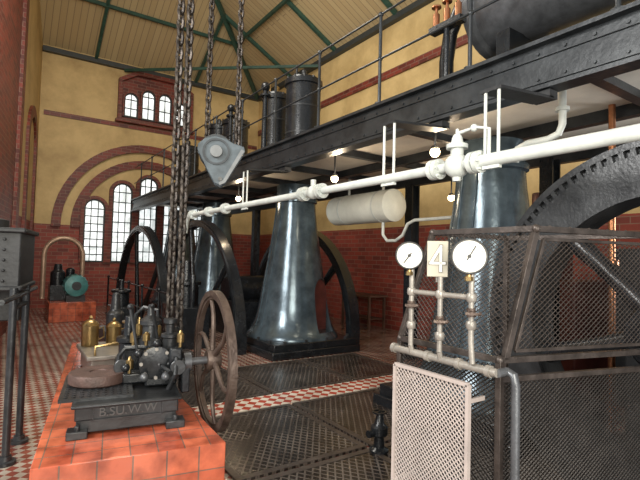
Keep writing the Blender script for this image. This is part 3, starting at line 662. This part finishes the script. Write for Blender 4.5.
for k,(u,v,z) in enumerate(((.34,.1,.74),(.48,.08,.74),(.22,.16,.8),(.56,.34,.98),(.30,.14,.90),(.42,.16,.96))):
    b=B(FE); b.sph((u,v,z),.03,12); b.cyl((u,v,z),(u,v+.1,z),.015,seg=8); b.make('knob','pipegrey' if k<2 else 'black',parent=en)
for (u,v,z,ax) in ((.2,.28,.78,(0,1,0)),(.56,.06,.8,(0,1,0))):
    b=B(FE); b.lathe((u,v,z),[(.05,0),(.055,.005),(.05,.015)],18,ax); b.cyl((u,v,z),(u,v+.1,z),.012,seg=8); b.make('small_handwheel','dark',parent=en)
WC=(1.34,3.36,.81)
FW=Matrix.Translation(WC)@Matrix.Rotation(R(-6.5),4,'Z')
b=B(FW); b.cyl((-.40,0,0),(.06,0,0),.028,seg=14); b.lathe((-.22,0,0),[(.07,0),(.07,.05)],18,(1,0,0)); b.make('crankshaft','pipegrey',parent=en)
b=B(FW); b.box((-.21,0,-.11),(.06,.12,.2)); b.make('bearing','black',parent=en,bevel=.01)
wh=B(FW); wh.ringx((0,0,0),.52,.475,.055,72); wh.ringx((0,0,0),.48,.455,.03,72); wh.make('wheel_rim','rust',parent=en)
b=B(FW); b.lathe((0,0,0),[(.07,-.05),(.075,-.04),(.075,.04),(.07,.05)],20,(1,0,0)); b.make('wheel_hub','rust',parent=en)
for i in range(6):
    a0=2*math.pi*(i+.25)/6; pts=[]
    for k in range(7):
        r=.06+(.47-.06)*k/6; a=a0+.2*math.sin(math.pi*k/6); pts.append((Vector((0,r*math.cos(a),r*math.sin(a))),.022-.008*k/6))
    B(FW).rings(pts,8).make('wheel_spoke','rust',parent=en)
dc=W((.12,.47,.670)); e=empty('round_disc',dc,'thick brown round iron disc lying on tread plate','iron disc')
B().lathe(dc,[(.185,0),(.195,.01),(.195,.065),(.188,.075),(.06,.075),(.055,.068),(.0,.068)],48).make('disc_body','disc',parent=e)
e=empty('oil_bench',(.9,5.0,.45),'low grey metal oiling bench with drip tray','oil bench')
b=B(); b.box((.9,4.95,.64),(.5,.75,.04)); b.box((.9,4.95,.55),(.42,.66,.19)); b.make('bench_body','grey',parent=e,bevel=.008)
b=B(); b.tube([(.72,4.62,.65),(.72,4.62,.74),(.9,4.62,.76),(1.08,4.62,.74),(1.08,4.62,.65)],.012,8); b.make('bench_rail','brass',parent=e)
for (x,y,s,l) in ((.75,5.15,1.,'round brass oil pot with domed lid'),(.965,5.12,.9,'smaller brass oil pot with domed lid'),(1.08,4.80,.6,'little brass oil can')):
    g=empty('oil_pot',(x,y,.66),l,'oil pot','brass oil pots')
    B().lathe((x,y,.66),[(.075*s,0),(.08*s,.01),(.08*s,.2*s),(.085*s,.205*s),(.07*s,.23*s),(.03*s,.26*s)],20).make('pot_body','brass',parent=g)
    b=B(); b.cyl((x,y,.66+.25*s),(x,y,.66+.28*s),.01,seg=8); b.sph((x,y,.66+.28*s),.02*s,8); b.make('lid_knob','brass',parent=g)
    b=B(); b.tube([(x+.07*s,y,.66+.16*s),(x+.12*s,y,.66+.18*s),(x+.13*s,y,.66+.08*s),(x+.07*s,y,.66+.05*s)],.008,6); b.make('pot_handle','brass',parent=g)
e=empty('valve_block',(1.0,4.42,.45),'dark valve block with brass handwheel','valve block')
b=B(); b.box((1.0,4.42,.55),(.26,.24,.2)); b.lathe((1.0,4.42,.64),[(.09,0),(.09,.1),(.05,.12),(.05,.3)],16); b.make('block','black',parent=e,bevel=.01)
b=B(); b.ringx((1.0,4.42,.98),.1,.08,.015,24,'Z'); b.bar((.915,4.42,.98),(1.085,4.42,.98),.015,.012); b.cyl((1.0,4.42,.93),(1.0,4.42,1.0),.012,seg=8); b.make('handwheel','brass',parent=e)
b=B(); b.box((1.12,5.9,.58),(.3,.5,.26)); b.lathe((1.12,5.9,.7),[(.1,0),(.1,.18),(.06,.22),(.04,.42)],16); b.make('auxiliary_pump','dark',origin=(1.12,5.9,.45),label='small dark auxiliary pump on the tiled plinth',category='pump',bevel=.01)

# ------------------------------------------------------------ chains and hoist block
def chain_mesh(b,x,y,z0,z1,L=.1,wd=.034,r=.0125,top=None):
    n=int((z1-z0)/(L-2.4*r)); st=(z1-z0)/n
    for i in range(n+1):
        z=z0+i*st; pts=[]
        for k in range(10):
            t=2*math.pi*k/10; s=math.sin(t); h=(L/2-wd)*(1 if s>0 else -1)
            px=wd*.72*math.cos(t); pz=h+wd*s*.9
            ang=R(35) if i%2 else R(125)
            pts.append((x+px*math.cos(ang),y+px*math.sin(ang),z+pz))
        b.tube(pts,r,5,True)
for (x,y,zb0,l) in ((1.15,3.86,1.0,'heavy rusty chain strand hanging to the pump engine'),(1.215,3.815,1.0,'heavy rusty chain strand hanging beside another')):
    b=B(); chain_mesh(b,x,y,zb0,8.9,.10,.038,.014); b.make('hoist_chain','chain',origin=(x,y,zb0),label=l,category='chain',group='hoist chains')
for (x,y,zb0) in ((1.42,3.87,2.62),(1.67,3.80,2.60)):
    b=B(); chain_mesh(b,x,y,zb0,8.9,.085,.029,.011); b.make('hoist_chain','chain',origin=(x,y,zb0),label='rusty load chain running up from hoist block',category='chain',group='hoist chains')
b=B(); b.box((1.4,3.82,9.02),(.14,3,.2)); b.box((1.4,3.82,8.93),(.65,.3,.1)); b.make('crane_beam','dark',origin=(1.4,3.82,9),label='overhead crane beam carrying the hoist chains',category='crane beam')
HB=Vector((1.525,3.83,2.44)); hr=R(-22); HF=Matrix.Translation(HB)@Matrix.Rotation(hr,4,'Z')
e=empty('hoist_block',tuple(HB-Vector((0,0,.27))),'worn blue-grey triangular hoist block with pulley inside on chains','hoist block')
for s in (-.07,.055):
    b=B(HF); b.prism([(-.19,s,.06),(-.185,s,.11),(-.13,s,.16),(-.05,s,.185),(.04,s,.17),(.12,s,.13),(.205,s,.11),(.215,s,.07),(.05,s,-.22),(.01,s,-.24),(-.04,s,-.22)],(0,.018,0)); b.make('cheek_plate','block',parent=e,bevel=.005)
b=B(HF); b.strip([(.18,-.072,.08),(.035,-.072,-.195),(.0,-.072,-.215)],[(.212,-.072,.07),(.055,-.072,-.215),(.005,-.072,-.242)],(0,-.014,0)); b.make('cheek_edge','blockedge',parent=e)
b=B(HF); b.lathe((-.03,-.048,.06),[(.145,0),(.15,.01),(.12,.035),(.12,.06),(.15,.085),(.145,.095)],36,(0,1,0)); b.make('sheave','blockdark',parent=e)
b=B(HF); b.lathe((-.03,-.10,.05),[(.05,0),(.055,.01),(.055,.032)],24,(0,1,0)); b.make('sheave_boss','blockedge',parent=e)
b=B(HF); b.ringx((-.03,-.075,.05),.115,.098,.014,40,'Y'); b.make('sheave_ring','blockdark',parent=e)
b=B(HF); b.cyl((.01,-.085,-.185),(.01,.09,-.185),.018,seg=10); b.make('hook_pin','dark',parent=e)

# ------------------------------------------------------------ black casing and pipe posts at the side
e=empty('black_control_box',(0,4.6,0),'black iron cylinder casing on pipe legs','machine casing')
F2=Matrix.Translation((-.15,4.62,0))@Matrix.Rotation(R(-9),4,'Z')
b=B(F2); b.box((0,.1,1.52),(.62,.8,.44)); b.box((0,.1,1.75),(.68,.86,.04)); b.box((0,.1,1.30),(.66,.84,.04)); b.box((.02,.3,1.15),(.5,.4,.3)); b.make('casing','satin',parent=e,bevel=.012)
b=B(F2); b.lathe((-.02,.0,1.76),[(.2,0),(.2,.08),(.12,.1),(.1,.16)],20); b.make('casing_lid','satin',parent=e)
for k in range(5): b=B(F2); b.sph((.2,-.31,1.36+k*.08),.012,6); b.make('casing_rivet','satin',parent=e)
for (x,y,r) in ((.075,4.2,.027),(.17,4.62,.027),(-.3,4.5,.03),(-.2,5.0,.03)):
    b=B(); b.cyl((x,y,0),(x,y,1.31),r,seg=12); b.lathe((x,y,0),[(.07,0),(.07,.025),(.045,.03),(.04,.06)],14); b.make('pipe_leg','dark',parent=e)
b=B(); b.tube([(.075,4.2,1.16),(.17,4.62,1.16)],.02,8); b.make('tie_pipe','dark',parent=e)
b=B(); b.tube([(.0,3.7,1.25),(.10,4.2,1.25),(.26,5.1,1.25)],.02,8); b.make('handrail','dark',parent=e)

# ------------------------------------------------------------ far motor pump
b=B(); b.box((1.35,12.5,.22),(.95,1.3,.44)); b.make('tiled_plinth','tile',origin=(1.35,12.5,0),label='small red tiled plinth under the motor',category='plinth',bevel=.01)
e=empty('motor_pump',(1.35,12.5,.44),'teal electric motor driving a dark pump with curved pipe','motor pump')
b=B(); b.lathe((1.42,12.0,.80),[(.12,0),(.24,.03),(.25,.06),(.25,.5),(.24,.52),(.12,.56)],28,(0,1,0))
for k in range(16):
    a=k*math.pi/8; b.box((1.42+.255*math.cos(a),12.28,.80+.255*math.sin(a)),(.03,.4,.012),ry=-a)
b.make('motor_body','teal',parent=e)
b=B(); b.box((1.42,12.28,.51),(.4,.4,.14)); b.make('motor_foot','dark',parent=e)
b=B(); b.lathe((1.42,11.985,.80),[(.1,0),(.1,.02)],18,(0,1,0)); b.make('motor_cap','dark',parent=e)
b=B(); b.box((1.08,12.6,.62),(.34,.5,.36)); b.lathe((1.08,12.6,.79),[(.16,0),(.16,.3),(.1,.36),(.08,.5)],20); b.make('pump_body','black',parent=e,bevel=.01)
b=B(); b.lathe((1.36,12.78,.85),[(.1,0),(.1,.3),(.05,.35)],16); b.box((1.36,12.78,.65),(.2,.2,.42)); b.make('pump_body','black',parent=e,bevel=.01)
pts=[(1.22-.42*math.cos(math.pi*k/12),12.95,1.50+.42*math.sin(math.pi*k/12)) for k in range(13)]
b=B(); b.tube([(.80,12.95,.44)]+pts+[(1.64,12.95,.44)],.055,12); b.make('arched_pipe','palepipe',parent=e,label='curved pale copper pipe loop')

e=empty('guard_rail',(2.25,10,0),'low dark steel guard rail in front of flywheels','guard rail')
for y in (7.2,8.4,9.6,10.8,12.0,13.2): 
    b=B(); b.cyl((2.3,y,0),(2.3,y,.95),.022,seg=8); b.sph((2.3,y,.96),.035,8); b.lathe((2.3,y,0),[(.06,0),(.06,.02)],10); b.make('post','black',parent=e)
for z in (.93,.5): B().cyl((2.3,7.2,z),(2.3,13.2,z),.016,seg=8).make('rail','black',parent=e)
b=B(); b.box((1.85,9.3,.3),(.35,.7,.6)); b.lathe((1.85,9.3,.59),[(.14,0),(.14,.25),(.18,.27),(.18,.31),(.05,.34),(.05,.5)],18); b.make('feed_pump','black',origin=(1.85,9.3,0),label='squat black feed pump beside the guard rail',category='pump',bevel=.01)
b=B(); b.box((2.72,8.2,.35),(.5,1.1,.7)); b.lathe((2.72,8.2,.69),[(.22,0),(.22,.35),(.26,.37),(.26,.43),(.1,.46),(.07,.8)],22); b.cyl((2.72,7.85,.69),(2.72,7.85,1.25),.05,seg=10); b.make('air_pump','black',origin=(2.72,8.2,0),label='stout black air pump beside the large flywheel',category='pump',bevel=.01)
b=B(); b.box((4.3,9,.35),(1.1,1.6,.7)); b.lathe((4.3,9,.9),[(.25,-.5),(.28,-.45),(.28,.45),(.25,.5)],20,(1,0,0))
b.make('engine_bed','black',origin=(4.3,9,0),label='black engine bed with crankshaft bearing drum',category='engine bed',bevel=.01)
b=B(); b.box((4.6,1.2,.5),(.9,1.0,1.0)); b.lathe((4.6,1.2,.99),[(.35,0),(.35,.6),(.25,.7),(.2,1.2)],24); b.cyl((3.9,1.1,1.22),(4.6,1.1,1.22),.12,seg=14)
b.make('engine_bed','satin',origin=(4.6,1.2,0),label='dark engine bed and bearing behind the flywheel',category='engine bed',bevel=.01)
b=B(); b.box((6.2,3.6,.7),(.9,1.4,1.4)); b.lathe((6.2,3.6,1.39),[(.4,0),(.4,.5),(.3,.6),(.12,.65),(.12,1.2)],24); b.make('condenser','reddark',origin=(6.2,3.6,0),label='dark red cast condenser vessel near the brick wall',category='condenser',bevel=.02)
b=B(); b.box((6.3,1.9,.9),(.8,1.3,1.8)); b.lathe((6.3,1.9,1.79),[(.36,0),(.36,.35),(.3,.42),(.14,.46),(.14,.8)],24); b.make('condenser','satin',origin=(6.3,1.9,0),label='black cast condenser vessel near the brick wall',category='condenser',bevel=.02)
e=empty('side_table',(7.0,8.4,0),'dark wooden side table against the brick wall','table')
B().box((7.0,8.4,.76),(.55,1.1,.04)).make('table_top','wood',parent=e)
for x in (6.78,7.22):
    for y in (7.92,8.88): B().box((x,y,.37),(.05,.05,.74)).make('leg','wood',parent=e)
B().box((7.0,8.4,.25),(.4,.95,.02)).make('shelf','wood',parent=e)

# ------------------------------------------------------------ camera
cam=bpy.data.cameras.new('camera'); cam.lens=26; cam.sensor_width=36; cam.clip_start=.05
co=bpy.data.objects.new('camera',cam); COL.objects.link(co)
co.matrix_world=Matrix.Translation((0,0,1.6))@Matrix.Rotation(R(-34.3),4,'Z')@Matrix.Rotation(R(92.2),4,'X')@Matrix.Rotation(R(1.5),4,'Z')
scene.camera=co
# ------------------------------------------------------------ light
w=bpy.data.worlds.new('world'); scene.world=w; w.use_nodes=True
bg=w.node_tree.nodes['Background']; bg.inputs[0].default_value=(.94,.97,1,1); bg.inputs[1].default_value=.58
def area(name,loc,target,size,en,col=(1,1,1)):
    l=bpy.data.lights.new(name,'AREA'); l.energy=en; l.size=size; l.color=col; o=bpy.data.objects.new(name,l); COL.objects.link(o)
    o.location=loc; d=Vector(target)-Vector(loc); o.rotation_euler=d.to_track_quat('-Z','Y').to_euler()
area('daylight_from_side_windows',(-3.5,3,4.5),(4,8,1.5),2.6,500,(1,.97,.92))
area('daylight_high',(1.5,7,7.2),(3.8,9,1.0),2.4,300,(1,.95,.85))
area('roof_fill_uplight',(-1,-2,2.8),(4,12,7),3,460,(1,.94,.80))  # added fill from behind the camera to brighten the roof
area('soffit_side_fill',(7.1,.2,1.9),(3.8,3.5,3.0),1.2,90,(.97,1,1))  # added fill for soffit and column sides; no window stands here
area('low_rear_fill',(1.0,-1.8,1.0),(4.2,4,3.0),2,40,(1,.97,.92))  # added camera-side fill for the cage and walkway underside
for o in bpy.data.objects:
    if '_o' in o: del o['_o']
